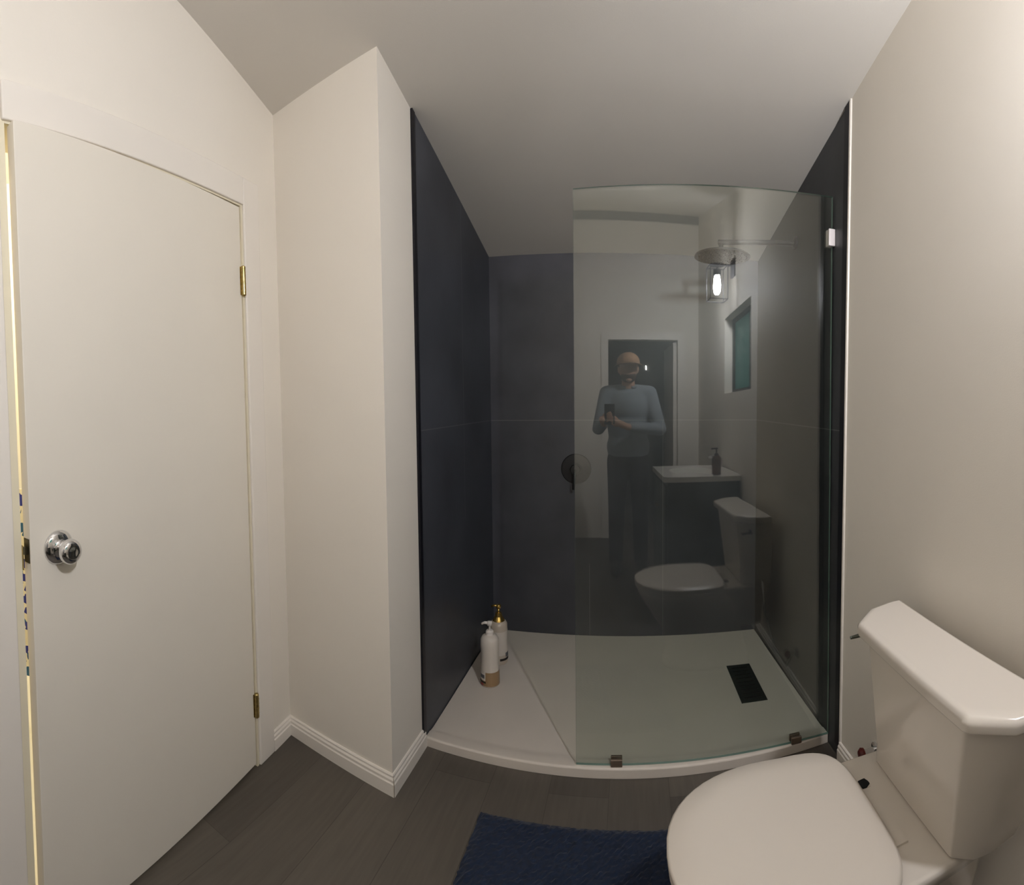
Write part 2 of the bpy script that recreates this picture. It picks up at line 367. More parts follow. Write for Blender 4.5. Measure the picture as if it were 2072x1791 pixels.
# hanging fabric with soft folds
bm = new()
rings = []
dirv = Vector((-1.142, 0.392, 0)).normalized(); perp = Vector((-dirv.y, dirv.x, 0)); base = dirv * 2.05
for z in [0.22 + 0.031 * k for k in range(26)]:
    ring = []
    for k in range(25):
        s = -0.3 + 0.6 * k / 24; ring.append(base + perp * s + dirv * (0.02 * math.sin(s * 40)) + Vector((0, 0, z)))
    for k in range(24, -1, -1):
        s = -0.3 + 0.6 * k / 24; ring.append(base + perp * s + dirv * (0.02 * math.sin(s * 40) + 0.008) + Vector((0, 0, z)))
    rings.append(ring)
loft(bm, rings)
zoff = -0.01
curtain = tag(link('patterned_curtain', bm, M['fabric'], smooth=False), 'white curtain with blue geometric patches glimpsed through the gap of the left door', 'curtain')
lampo = tag(link('added_room_lamp', (lambda b: (lathe(b, [(0.0, 2.52), (0.10, 2.52), (0.13, 2.55), (0.13, 2.60), (0.0, 2.60)], (-1.95, 1.0, 0)), b)[1])(new()), M['r2lamp'], smooth=True), 'unseen round lamp added to light the room behind the left door', 'lamp')  # unseen lamp, added to brighten what shows through the gap

# ------------------------------------------------------------------ shower tray, drain
GY = lambda x, off=0.0: 1.667 + 0.0372 * (x + 0.2) + off           # foot line of the glass
tray = empty('shower_tray', (-0.02, 2.1, 0)); tag(tray, 'low white rectangular shower tray with a raised front lip', 'shower tray')
def T_(bm):
    bmesh.ops.translate(bm, verts=bm.verts[:], vec=-Vector(tray.location)); return bm
fl0 = (TL[0] + 0.008, 1.668); fr0 = (0.7255, 1.700)
def front(x, o=0.0):
    """front edge of the tray: bows gently out in the middle"""
    t = (x - fl0[0]) / (fr0[0] - fl0[0])
    return fl0[1] + (fr0[1] - fl0[1]) * t - 0.032 * math.sin(PI * min(1, max(0, t))) ** 0.8 + o
NX = 60
xs = [fl0[0] + (fr0[0] - fl0[0]) * k / NX for k in range(NX + 1)]
def back(x): return 2.624 + 0.009 * (x + 0.776) - 0.001
def side(xk, y):      # squeeze to follow the slightly splayed side walls
    t = (xk - fl0[0]) / (fr0[0] - fl0[0]); f = (y - 1.68) / 0.95
    return xk + (-0.003 * (1 - t) - 0.0585 * t) * f
ROWS = [(0.0, 0.0, 0.0), (0.0, 0.0, 0.031), (0.0, 0.003, 0.035), (0.0, 0.008, 0.0365), (0.0, 0.040, 0.0355), (0.0, 0.050, 0.031), (0.0, 0.075, 0.029)]
dr = (0.4525, 0.566, 1.984, 2.287)
bm = new(); grid = []
for a, o, z in ROWS: grid.append([Vector((side(x, front(x, o)), front(x, o), z)) for x in xs])
for f in (0.25, 0.5, 0.75, 1.0):
    row = []
    for x in xs:
        y = front(x, 0.075) + (back(x) - front(x, 0.075)) * f; row.append(Vector((side(x, y), y, 0.029)))
    grid.append(row)
grid.append([Vector((p.x, p.y, 0.0)) for p in grid[-1]])
vs = [[bm.verts.new(p) for p in r] for r in grid]
for i in range(len(vs) - 1):
    for j in range(NX): bm.faces.new((vs[i][j], vs[i][j + 1], vs[i + 1][j + 1], vs[i + 1][j]))
for j in range(NX): bm.faces.new((vs[0][j], vs[-1][j], vs[-1][j + 1], vs[0][j + 1]))
for s in (0, NX): bm.faces.new([vs[i][s] for i in range(len(vs))])
o = link('tray_slab', T_(bm), M['tray'], tray, smooth=False, bevel=0.0015)
bm = new()
box(bm, dr[0], dr[1], dr[2], dr[3], 0.0285, 0.0305)
for v in bm.verts: v.co.x += (v.co.y - 1.984) * -0.03
dc = link('drain_cover', T_(bm), M['drain'], tray, bevel=0.002)
bm = new()
for k in range(9):
    y = dr[2] + 0.03 + k * 0.03; box(bm, dr[0] + 0.02, dr[1] - 0.02, y, y + 0.006, 0.0304, 0.0312)
for v in bm.verts: v.co.x += (v.co.y - 1.984) * -0.03
link('drain_slot', T_(bm), M['dark'], dc)

# ------------------------------------------------------------------ glass panel
gp = empty('glass_panel', (0.26, 1.68, 0.036)); tag(gp, 'clear frameless glass shower screen standing on the tray lip', 'glass panel')
g0 = Vector((-0.198, 1.667, 0.037)); g1 = Vector((0.7235, 1.7012, 0.037))
gu = (g1 - g0); gu.z = 0; GL = gu.length; gu.normalize(); gup = Vector((-gu.y * 0.012, gu.x * 0.012, 1)).normalized(); gn = gu.cross(gup).normalized()
def gpt(s, o, z): return g0 + gu * s + gup * (z / gup.z) + gn * o - gp.location
top0, top1 = 1.985 - 0.012, 2.035 - 0.017
bm = new(); tk = 0.005; cs = []
N = 12
for o_ in (-tk, tk):
    for s, z in ((0.0, 0.0), (GL, -0.0), (GL - 0.004, top1), (0.0, top0)): cs.append(bm.verts.new(gpt(s, o_, z)))
fs = [bm.faces.new([cs[i] for i in f]) for f in ((0, 1, 2, 3), (4, 7, 6, 5), (0, 4, 5, 1), (1, 5, 6, 2), (2, 6, 7, 3), (3, 7, 4, 0))]
for i in (2, 3, 4, 5): fs[i].material_index = 1
link('pane', bm, [M['glass'], M['gedge']], gp)
def gbox(bm, s0, s1, o0, o1, z0, z1):
    v = [bm.verts.new(gpt(s, o, z)) for z in (z0, z1) for s, o in ((s0, o0), (s1, o0), (s1, o1), (s0, o1))]
    for f in ((3, 2, 1, 0), (4, 5, 6, 7), (0, 1, 5, 4), (1, 2, 6, 5), (2, 3, 7, 6), (3, 0, 4, 7)): bm.faces.new([v[i] for i in f])
for s in (0.140, 0.790):
    bm = new(); gbox(bm, s - 0.020, s + 0.020, 0.005, 0.015, -0.0005, 0.024); gbox(bm, s - 0.020, s + 0.020, -0.015, -0.005, -0.0005, 0.024)
    c = link('floor_clamp', bm, M['nickel'], gp, bevel=0.002)
bm = new(); gbox(bm, GL - 0.022, GL + 0.004, 0.005, 0.016, 1.835, 1.897); gbox(bm, GL - 0.022, GL + 0.004, -0.016, -0.005, 1.835, 1.897)
c = link('wall_clip', bm, M['steel'], gp, bevel=0.002)

# ------------------------------------------------------------------ valve and rain head
vx, vz = -0.302, 0.935
vy = 2.626 + 0.009 * (vx + 0.776)
va = empty('shower_valve', (vx, vy, vz)); tag(va, 'round black shower valve with a lever pointing down on the back shower wall', 'valve')
bm = new(); lathe(bm, [(0.0, 0.0005), (0.080, 0.0005), (0.081, 0.004), (0.077, 0.009), (0.030, 0.012), (0.0, 0.012)], axis=(0, -1, 0), n=48)
link('escutcheon', bm, M['black'], va, smooth=False)
bm = new(); lathe(bm, [(0.0, 0.010), (0.029, 0.010), (0.029, 0.040), (0.024, 0.050), (0.0, 0.052)], axis=(0, -1, 0), n=32)
hb = link('handle_hub', bm, M['black'], va)
bm = new(); tube(bm, [(0, -0.040, 0), (-0.004, -0.045, -0.04), (-0.010, -0.050, -0.105)], [0.013, 0.009, 0.007]); link('lever', bm, M['black'], hb, smooth=True)

ay, az = 2.086, 1.988
rx = 0.700
rh = empty('rain_shower', (rx, ay, az)); tag(rh, 'black rain shower head with a straight arm reaching from the right shower wall', 'shower head')
hxr = 0.358
bm = new(); tube(bm, [(-0.001, 0, 0), (hxr - rx, 0, -0.025)], 0.0105, 16); link('shower_arm', bm, M['black'], rh, smooth=False)
bm = new(); lathe(bm, [(0.0, 0.0), (0.030, 0.0), (0.030, 0.008), (0.012, 0.012), (0, 0.012)], (0.0, 0, 0), (-1, 0, 0), 32); link('wall_flange', bm, M['black'], rh)
bm = new(); tube(bm, [(hxr + 0.012 - rx, 0, -0.020), (hxr + 0.012 - rx, 0, -0.068)], 0.010, 16); link('drop_pipe', bm, M['black'], rh)
bm = new(); lathe(bm, [(0.0, -0.063), (0.018, -0.065), (0.022, -0.072), (0.115, -0.078), (0.118, -0.082), (0.118, -0.086), (0.0, -0.087)], (hxr + 0.018 - rx, 0, 0), (0, 0, 1), 56)
hd = link('spray_disc', bm, M['black'], rh)
bm = new()
for ring in (0.02, 0.04, 0.06, 0.08, 0.10):
    for k in range(int(ring * 300)):
        a = 2 * PI * k / int(ring * 300)
        lathe(bm, [(0.0022, -0.0895), (0.0022, -0.086)], (hxr + 0.018 - rx + ring * math.cos(a), ring * math.sin(a), 0), n=6)
nz = link('nozzle', bm, M['dark'], hd); nz['kind'] = 'stuff'

# ------------------------------------------------------------------ pump bottles
def pump_bottle(name, loc, label, r, hb_, pump, gold, rot):
    t = empty(name, loc); t.rotation_euler = (0, 0, rot); tag(t, label, 'bottle', None)
    body = M['pearl'] if gold else M['label']
    bm = new()
    prof = [(0.0, 0), (r * 0.93, 0.0), (r, 0.006), (r, 0.02), (r * 0.965, hb_ * 0.35), (r * 0.94, hb_ * 0.55), (r * 0.985, hb_ * 0.8), (r * 0.97, hb_ * 0.90), (r * 0.80, hb_ * 0.965), (r * 0.42, hb_), (0, hb_)]
    lathe(bm, prof, n=60); link('bottle_body', bm, body, t, smooth=True)
    def patch(z0, z1, a0, a1, e, m, nm, par):
        bm = new(); rings = []
        import bisect
        def rad(z):
            for (ra, za), (rb, zb) in zip(prof[1:], prof[2:]):
                if za <= z <= zb: return ra + (rb - ra) * (z - za) / max(1e-6, zb - za)
            return r
        nz_, na = 10, 60
        for i in range(nz_ + 1):
            z = z0 + (z1 - z0) * i / nz_; q = []
            for k in range(na + 1):
                a = a0 + (a1 - a0) * k / na; q.append(Vector(((rad(z) + e) * math.cos(a), (rad(z) + e) * math.sin(a), z)))
            for k in range(na, -1, -1):
                a = a0 + (a1 - a0) * k / na; q.append(Vector(((rad(z) + e - 0.0005) * math.cos(a), (rad(z) + e - 0.0005) * math.sin(a), z)))
            rings.append(q)
        loft(bm, rings); return link(nm, bm, m, par, smooth=False)
    if gold:
        lb = patch(0.045, 0.160, -2.6, 0.35, 0.0010, M['label'], 'label', t)
        p1 = patch(0.020, 0.031, -1.3, 0.2, 0.0018, M['labelb'], 'dark_band', lb)
        patch(0.035, 0.055, -0.6, 0.1, 0.0018, M['labelg'], 'print_block', lb)
    else:
        patch(0.0062, 0.068, -PI, PI * 0.995, 0.0008, M['amber'], 'amber_base', t)
        bl = patch(0.030, 0.072, -2.9, -2.05, 0.0013, M['label'], 'back_label', t)
        patch(0.040, 0.056, -2.75, -2.15, 0.0020, M['labelg'], 'print_block', bl)
        patch(0.020, 0.027, -2.95, -2.0, 0.0018, M['labelb'], 'dark_band', t)
        patch(0.008, 0.018, -2.7, -2.3, 0.0018, M['labelr'], 'red_print', t)
    pm = M['gold'] if gold else M['wplast']
    bm = new()
    lathe(bm, [(0.0, hb_ - 0.004), (0.030, hb_ - 0.004), (0.027, hb_ + 0.002), (0.018, hb_ + 0.016), (0.014, hb_ + 0.034), (0.0, hb_ + 0.036)] if gold else [(0.0, hb_ - 0.002), (0.018, hb_ - 0.002), (0.018, hb_ + 0.014), (0.013, hb_ + 0.020), (0.0, hb_ + 0.021)], n=28)
    col = link('pump_collar', bm, pm, t)
    bm = new(); lathe(bm, [(0.0065 if gold else 0.0045, hb_ + 0.018), (0.0065 if gold else 0.0045, hb_ + pump - 0.010)], n=14)
    lathe(bm, [(0.0, hb_ + pump - 0.014), (0.010, hb_ + pump - 0.012), (0.013, hb_ + pump), (0.011, hb_ + pump + 0.006), (0, hb_ + pump + 0.008)], n=24)
    tube(bm, [(0, 0, hb_ + pump - 0.002), (-0.022, 0, hb_ + pump + 0.001), (-0.036, 0, hb_ + pump - 0.005)], [0.0075, 0.006, 0.0045], 12)
    link('pump_head', bm, pm, t, smooth=True)
    return t
pump_bottle('pump_bottle', (-0.636, 2.100, 0.0295), 'amber pump bottle with white upper half and white pump, nearest the tray lip', 0.043, 0.225, 0.052, False, -1.15 + PI)
bpy.data.objects['pump_bottle'].rotation_euler.z = 0.25
pump_bottle('pump_bottle', (-0.648, 2.295, 0.0295), 'pearly pump bottle with a gold pump, further of the two on the tray', 0.043, 0.208, 0.066, True, 0.1)

# ------------------------------------------------------------------ toilet
to = empty('toilet', (0.42, 0.91, 0)); tag(to, 'white close-coupled toilet with its lid closed beside the right wall', 'toilet')
def TT(bm):
    bmesh.ops.translate(bm, verts=bm.verts[:], vec=-Vector(to.location)); return bm
cyb = 0.918
def egg(x0, x1, hw, z, n=48, yc=cyb, flat=0.0):
    """egg outline, pointed side towards -x; x1 is the hinge end"""
    pts = []
    for k in range(n):
        a = 2 * PI * k / n; c, s = math.cos(a), math.sin(a)
        xm = x0 + (x1 - x0) * 0.56
        if c < 0: x = xm + (xm - x0) * c
        else: x = xm + (x1 - xm) * (abs(c) ** 0.42)
        pts.append(Vector((x, yc + hw * math.copysign(abs(s) ** (0.93 if c < 0 else 0.55), s), z)))
    return pts
def deck(x0, x1, y0, y1, z, r=0.03, n=6):
    pts = []
    for cx, cyy, a0 in ((x1 - r, y1 - r, 0), (x0 + r, y1 - r, PI / 2), (x0 + r, y0 + r, PI), (x1 - r, y0 + r, 1.5 * PI)):
        for k in range(n + 1):
            a = a0 + PI / 2 * k / n; pts.append(Vector((cx + r * math.cos(a), cyy + r * math.sin(a), z)))
    return pts
bm = new()
loft(bm, [egg(0.20, 0.64, 0.115, 0.001), egg(0.20, 0.64, 0.112, 0.03), egg(0.22, 0.62, 0.095, 0.10), egg(0.20, 0.60, 0.10, 0.18), egg(0.14, 0.58, 0.15, 0.27), egg(0.095, 0.55, 0.185, 0.34), egg(0.078, 0.52, 0.200, 0.375), egg(0.078, 0.52, 0.200, 0.392), egg(0.085, 0.51, 0.19, 0.396)])
link('bowl', TT(bm), M['porc'], to, smooth=True)
bm = new(); loft(bm, [deck(0.47, 0.69, 0.80, 1.03, 0.20), deck(0.46, 0.70, 0.77, 1.06, 0.34), deck(0.445, 0.71, 0.735, 1.085, 0.385), deck(0.445, 0.71, 0.730, 1.085, 0.408), deck(0.45, 0.705, 0.737, 1.080, 0.415)])
dk = link('tank_deck', TT(bm), M['porc'], to, smooth=False, bevel=0.006)
bm = new(); loft(bm, [egg(0.070, 0.497, 0.200, 0.398), egg(0.066, 0.50, 0.204, 0.404), egg(0.066, 0.50, 0.204, 0.412), egg(0.072, 0.495, 0.198, 0.416)])
link('toilet_seat', TT(bm), M['seat'], to, smooth=True)
bm = new(); loft(bm, [egg(0.070, 0.492, 0.201, 0.4165), egg(0.064, 0.498, 0.206, 0.420), egg(0.064, 0.498, 0.206, 0.430), egg(0.069, 0.492, 0.200, 0.4345), egg(0.12, 0.46, 0.15, 0.4375), egg(0.22, 0.38, 0.07, 0.4385)])
link('seat_lid', TT(bm), M['seat'], to, smooth=True)
for yy, zt in ((1.000, 0.4162), (0.835, 0.4195)):
    bm = new(); box(bm, 0.497, 0.526, yy - 0.020, yy + 0.020, 0.4135, zt)
    link('seat_hinge', TT(bm), M['porc'], to)
bm = new(); lathe(bm, [(0.0, 0.0), (0.0125, 0.0), (0.012, 0.003), (0.0, 0.0035)], (0.515, 0.994, 0.4163), n=9)
for v in bm.verts: v.co.x += 0.003 * math.sin(v.co.y * 900); v.co.y += 0.003 * math.cos(v.co.x * 700)
link('bolt_hole', TT(bm), M['dark'], to)
# tank with canted front corners, narrowing downwards
def tank(x0, y0, y1, z, xb=0.712, c=1.0):
    return [Vector(p) for p in ((xb, y0, z), (x0 + 0.13 * c, y0, z), (x0 + 0.065 * c, y0 + 0.018 * c, z), (x0 + 0.006 * c, y0 + 0.072 * c, z), (x0, y0 + 0.086 * c, z), (x0, y1 - 0.086 * c, z), (x0 + 0.006 * c, y1 - 0.072 * c, z), (x0 + 0.065 * c, y1 - 0.018 * c, z), (x0 + 0.13 * c, y1, z), (xb, y1, z))]
bm = new(); loft(bm, [tank(0.574, 0.700, 1.085, 0.416, c=0.5), tank(0.570, 0.672, 1.095, 0.47, c=0.75), tank(0.554, 0.612, 1.125, 0.66), tank(0.550, 0.597, 1.132, 0.722)])
link('tank_body', TT(bm), M['porc'], to, bevel=0.005)
bm = new(); loft(bm, [tank(0.542, 0.582, 1.142, 0.7245, xb=0.698), tank(0.531, 0.572, 1.151, 0.730, xb=0.700), tank(0.529, 0.570, 1.153, 0.750, xb=0.700), tank(0.533, 0.575, 1.149, 0.760, xb=0.697), tank(0.545, 0.590, 1.137, 0.765, xb=0.685)])
link('tank_lid', TT(bm), M['porc'], to, bevel=0.004)
bm = new(); tube(bm, [(0.600, 1.112, 0.690), (0.592, 1.145, 0.690)], 0.008, 12); tube(bm, [(0.592, 1.145, 0.690), (0.548, 1.147, 0.686)], [0.006, 0.004], 10)
link('flush_lever', TT(bm), mat('tarnished_lever', (0.10, 0.11, 0.09), 0.3, metal=0.8), to)
# supply valve behind the toilet
sv = empty('supply_valve', (RW(1.357)[0], 1.357, 0.192)); tag(sv, 'small water supply valve with a dark red handle low behind the toilet', 'valve')
bm = new(); lathe(bm, [(0.0, -0.0005), (0.022, -0.0005), (0.022, 0.006), (0.010, 0.008), (0.010, 0.045), (0.0, 0.046)], axis=(-1, 0, 0), n=20)
link('valve_body', bm, M['chrome'], sv)
bm = new(); lathe(bm, [(0.0, 0.044), (0.016, 0.044), (0.018, 0.052), (0.012, 0.060), (0.0, 0.061)], axis=(-1, 0, 0), n=18)
link('valve_handle', bm, M['red'], sv)
bm = new(); tube(bm, [(-0.028, 0, -0.006), (-0.030, -0.06, -0.08), (-0.045, -0.18, -0.04), (-0.070, -0.235, 0.10), (-0.080, -0.254, 0.248)], 0.005, 10); link('supply_hose', bm, M['chrome'], sv, smooth=True)

# ------------------------------------------------------------------ bath mat
bm = new(); nx, ny = 90, 60
mx0, mx1, my0, my1 = -0.475, 0.19, 0.92, 1.442
def msk(x, y):
    return (x + 0.075 * (y - 1.44) * -0.3, y)
vs = []
for i in range(ny + 1):
    row = []
    for j in range(nx + 1):
        u, v = j / nx, i / ny; x = mx0 + (mx1 - mx0) * u; y = my0 + (my1 - my0) * v
        e = min(u, 1 - u, v, 1 - v); h = 0.014 * min(1, e * 22 + 0.15) + random.uniform(-0.0022, 0.0022) * (e > 0)
        row.append(bm.verts.new((x + random.uniform(-.002, .002), y + random.uniform(-.002, .002), 0.003 + h)))
    vs.append(row)
for i in range(ny):
    for j in range(nx): bm.faces.new((vs[i][j], vs[i][j + 1], vs[i + 1][j + 1], vs[i + 1][j]))
edge = [vs[0][j] for j in range(nx + 1)] + [vs[i][nx] for i in range(1, ny + 1)] + [vs[ny][j] for j in range(nx - 1, -1, -1)] + [vs[i][0] for i in range(ny - 1, 0, -1)]
low = [bm.verts.new((v.co.x, v.co.y, 0.0008)) for v in edge]
n = len(edge)
for k in range(n): bm.faces.new((edge[(k + 1) % n], edge[k], low[k], low[(k + 1) % n]))
bm.faces.new(low)
tag(link('bath_mat', bm, M['mat']), 'dark blue bath mat lying on the floor in front of the toilet', 'bath mat')

# ------------------------------------------------------------------ vanity, soap, lamp, window (seen mirrored in the glass)
vn = empty('vanity', (0.55, -0.02, 0)); tag(vn, 'dark vanity with a white basin top, seen mirrored in the shower glass', 'vanity')
def VV(bm): bmesh.ops.translate(bm, verts=bm.verts[:], vec=-Vector(vn.location)); return bm
VX0, VY0, VY1 = 0.305, -0.36, 0.300
bm = new(); xb0, xb1 = RW(VY0)[0] - 0.012, RW(VY1)[0] - 0.012
prism(bm, [(VX0 + 0.02, VY0 + 0.01), (xb0, VY0 + 0.01), (xb0 - 0.001, VY0 + 0.03), (VX0 + 0.02, VY0 + 0.03)], 0.09, 0.815)
prism(bm, [(VX0 + 0.02, VY1 - 0.03), (xb1, VY1 - 0.03), (xb1, VY1 - 0.01), (VX0 + 0.02, VY1 - 0.01)], 0.09, 0.815)
prism(bm, [(VX0 + 0.02, VY0 + 0.03), (VX0 + 0.04, VY0 + 0.03), (VX0 + 0.04, VY1 - 0.03), (VX0 + 0.02, VY1 - 0.03)], 0.09, 0.815)
prism(bm, [(xb0 - 0.016, VY0 + 0.03), (xb0 - 0.002, VY0 + 0.03), (xb1 - 0.001, VY1 - 0.03), (xb1 - 0.016, VY1 - 0.03)], 0.09, 0.815)
prism(bm, [(VX0 + 0.04, VY0 + 0.03), (xb1 - 0.02, VY0 + 0.03), (xb1 - 0.02, VY1 - 0.03), (VX0 + 0.04, VY1 - 0.03)], 0.09, 0.11)
prism(bm, [(VX0 + 0.07, VY0 + 0.02), (RW(VY0)[0] - 0.02, VY0 + 0.02), (RW(VY1)[0] - 0.02, VY1 - 0.02), (VX0 + 0.07, VY1 - 0.02)], 0.0, 0.09)
link('cabinet_body', VV(bm), M['cab'], vn)
for a, b in ((VY0 + 0.02, -0.035), (-0.027, VY1 - 0.02)):
    bm = new(); box(bm, VX0 + 0.003, VX0 + 0.0195, a, b, 0.11, 0.79); d_ = link('cabinet_door', VV(bm), M['cab'], vn, bevel=0.002)
    bm = new(); yk = b - 0.03 if a < -0.1 else a + 0.03; lathe(bm, [(0.004, 0), (0.004, 0.012), (0.011, 0.016), (0.011, 0.022), (0, 0.024)], (VX0 + 0.0035, yk, 0.62), (-1, 0, 0), 16); link('cabinet_knob', VV(bm), M['nickel'], d_)
# counter with oval basin
bm = new(); n = 48; bcx, bcy = 0.545, -0.03
def rect_pt(a, z):
    x0_, x1_ = VX0 - 0.005, RW(-0.03)[0] - 0.012; y0_, y1_ = VY0, VY1; c, s = math.cos(a), math.sin(a)
    tx = ((x1_ - bcx) if c > 0 else (x0_ - bcx)) / c if abs(c) > 1e-6 else 1e9; ty = ((y1_ - bcy) if s > 0 else (y0_ - bcy)) / s if abs(s) > 1e-6 else 1e9
    t = min(abs(tx), abs(ty)); return Vector((bcx + c * t, bcy + s * t, z))
el = lambda rx_, ry_, z: [Vector((bcx + rx_ * math.cos(2 * PI * k / n), bcy + ry_ * math.sin(2 * PI * k / n), z)) for k in range(n)]
rc = lambda z: [rect_pt(2 * PI * k / n + 0.001, z) for k in range(n)]
loft(bm, [el(0.14, 0.19, 0.815), rc(0.817), rc(0.850), el(0.165, 0.215, 0.850), el(0.150, 0.20, 0.838), el(0.12, 0.17, 0.775), el(0.05, 0.08, 0.735), el(0.02, 0.03, 0.733)])
link('basin_top', VV(bm), M['counter'], vn)
bm = new(); tube(bm, [(0.745, -0.03, 0.8505), (0.745, -0.03, 0.93), (0.72, -0.03, 0.955), (0.66, -0.03, 0.94)], [0.016, 0.014, 0.012, 0.010], 16)
link('faucet', VV(bm), M['chrome'], vn, smooth=True)
sb = empty('soap_bottle', (0.66, 0.20, 0.851)); tag(sb, 'brown soap pump bottle on the vanity top, seen mirrored in the glass', 'soap bottle')
bm = new(); lathe(bm, [(0, 0), (0.030, 0), (0.031, 0.004), (0.031, 0.10), (0.024, 0.118), (0.012, 0.124), (0, 0.125)], n=28); link('bottle_body', bm, M['soap'], sb, smooth=True)
bm = new(); lathe(bm, [(0.014, 0.122), (0.014, 0.136), (0.005, 0.138), (0.005, 0.165), (0.010, 0.166), (0.010, 0.174), (0, 0.175)], n=18); tube(bm, [(0, 0, 0.170), (-0.035, 0, 0.168)], 0.005, 8); link('pump_head', bm, M['black'], sb)

lx_, ly_, lz_ = 0.700, 0.050, 2.150
wl_ = empty('wall_lamp', (RW(ly_)[0], ly_, lz_)); tag(wl_, 'black wire-cage wall lamp with one glowing bulb above the window', 'wall lamp')
wx = -RW(ly_)[0] + lx_ - 0.0   # bulb position from the wall
bm = new(); box(bm, -0.014, -0.001, -0.045, 0.045, 0.04, 0.16); link('wall_plate', bm, M['black'], wl_, bevel=0.003)
bm = new(); tube(bm, [(-0.012, 0, 0.12), (wx, 0, 0.12), (wx, 0, 0.075)], 0.007, 10); link('lamp_arm', bm, M['black'], wl_)
bm = new(); lathe(bm, [(0.012, 0.090), (0.026, 0.084), (0.027, 0.042), (0.0255, 0.042), (0.0245, 0.082), (0.010, 0.086)], (wx, 0, 0), n=28, cap=False); link('light_blocking_cup', bm, M['black'], wl_)  # cup added round the bulb top to keep light off the ceiling
bm = new(); lathe(bm, [(0.0, -0.086), (0.013, -0.082), (0.021, -0.066), (0.024, -0.035), (0.023, 0.0), (0.018, 0.032), (0.014, 0.052), (0.0, 0.053)], (wx, 0, 0), n=24); link('bulb', bm, M['bulb'], wl_, smooth=True)
bm = new(); r = 0.0032; q = 0.060
cx_ = [(wx - q, -q), (wx + q, -q), (wx + q, q), (wx - q, q)]
for x, y in cx_: tube(bm, [(x, y, 0.105), (x, y, -0.125)], r, 8)
for z in (0.105, -0.125):
    for i in range(4):
        a, b = cx_[i], cx_[(i + 1) % 4]; tube(bm, [(a[0], a[1], z), (b[0], b[1], z)], r, 8)
link('wire_cage', bm, M['black'], wl_)
bm = new(); lathe(bm, [(0.010, 0.105), (0.05, 0.112), (0.05, 0.118), (0.0, 0.122)], (wx, 0, 0), n=24); link('cage_cap', bm, M['black'], wl_)

# window in the right wall
wn = empty('window_1', (RW(0.12)[0], 0.12, WZ0)); struct(wn)
def WN(bm): bmesh.ops.translate(bm, verts=bm.verts[:], vec=-Vector(wn.location)); return bm
def rbox(bm, y0, y1, o0, o1, z0, z1): prism(bm, [RW(y0, o0), RW(y1, o0), RW(y1, o1), RW(y0, o1)], z0, z1)
bm = new(); fw = 0.028
rbox(bm, WY0 + .001, WY1 - .001, -0.10, -0.06, WZ0 + .001, WZ0 + fw); rbox(bm, WY0 + .001, WY1 - .001, -0.10, -0.06, WZ1 - fw, WZ1 - .001)
rbox(bm, WY0 + .001, WY0 + fw, -0.10, -0.06, WZ0 + fw, WZ1 - fw); rbox(bm, WY1 - fw, WY1 - .001, -0.10, -0.06, WZ0 + fw, WZ1 - fw); rbox(bm, 0.27, 0.31, -0.10, -0.055, WZ0 + fw, WZ1 - fw)
link('window_frame', WN(bm), M['wframe'], wn)
fg = bpy.data.materials.new('frosted_glass'); fg.use_nodes = True; nt = fg.node_tree; nt.nodes.clear()
o_ = nt.nodes.new('ShaderNodeOutputMaterial'); t_ = nt.nodes.new('ShaderNodeBsdfTranslucent'); t_.inputs[0].default_value = (0.55, 0.80, 0.75, 1)
g_ = nt.nodes.new('ShaderNodeBsdfGlossy'); g_.inputs['Roughness'].default_value = 0.25; mx_ = nt.nodes.new('ShaderNodeMixShader'); mx_.inputs[0].default_value = 0.08
nt.links.new(t_.outputs[0], mx_.inputs[1]); nt.links.new(g_.outputs[0], mx_.inputs[2]); nt.links.new(mx_.outputs[0], o_.inputs[0])
for a, b in ((WY0 + fw, 0.27), (0.31, WY1 - fw)):
    bm = new(); rbox(bm, a, b, -0.082, -0.078, WZ0 + fw, WZ1 - fw); link('window_pane', WN(bm), fg, wn)

# hall behind the doorway at the back
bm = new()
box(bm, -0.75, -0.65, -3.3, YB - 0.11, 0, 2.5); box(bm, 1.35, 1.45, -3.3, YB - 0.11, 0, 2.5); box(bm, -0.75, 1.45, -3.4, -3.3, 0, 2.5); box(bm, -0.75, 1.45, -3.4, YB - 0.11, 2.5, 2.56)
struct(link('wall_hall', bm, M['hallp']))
bm = new(); box(bm, 0.664, 0.699, -2.36, YB - 0.06, 0.01, 1.97); o = link('door_2', bm, M['trimw']); struct(o)
bm = new(); box(bm, BX0 - 0.07, BX0, YB, YB + 0.014, 0, BZ + 0.07); box(bm, BX1, BX1 + 0.07, YB, YB + 0.014, 0, BZ + 0.07); box(bm, BX0, BX1, YB, YB + 0.014, BZ, BZ + 0.07)
struct(link('trim_7', bm, M['trimw']))
bm = new(); box(bm, 0.545, 0.556, -3.298, -3.285, 1.83, 1.885)
tag(link('light_strip', bm, M['slit']), 'tiny glowing strip for light from beyond the dark hall, seen mirrored in the glass', 'light')  # glowing strip stands in for light from beyond the hall

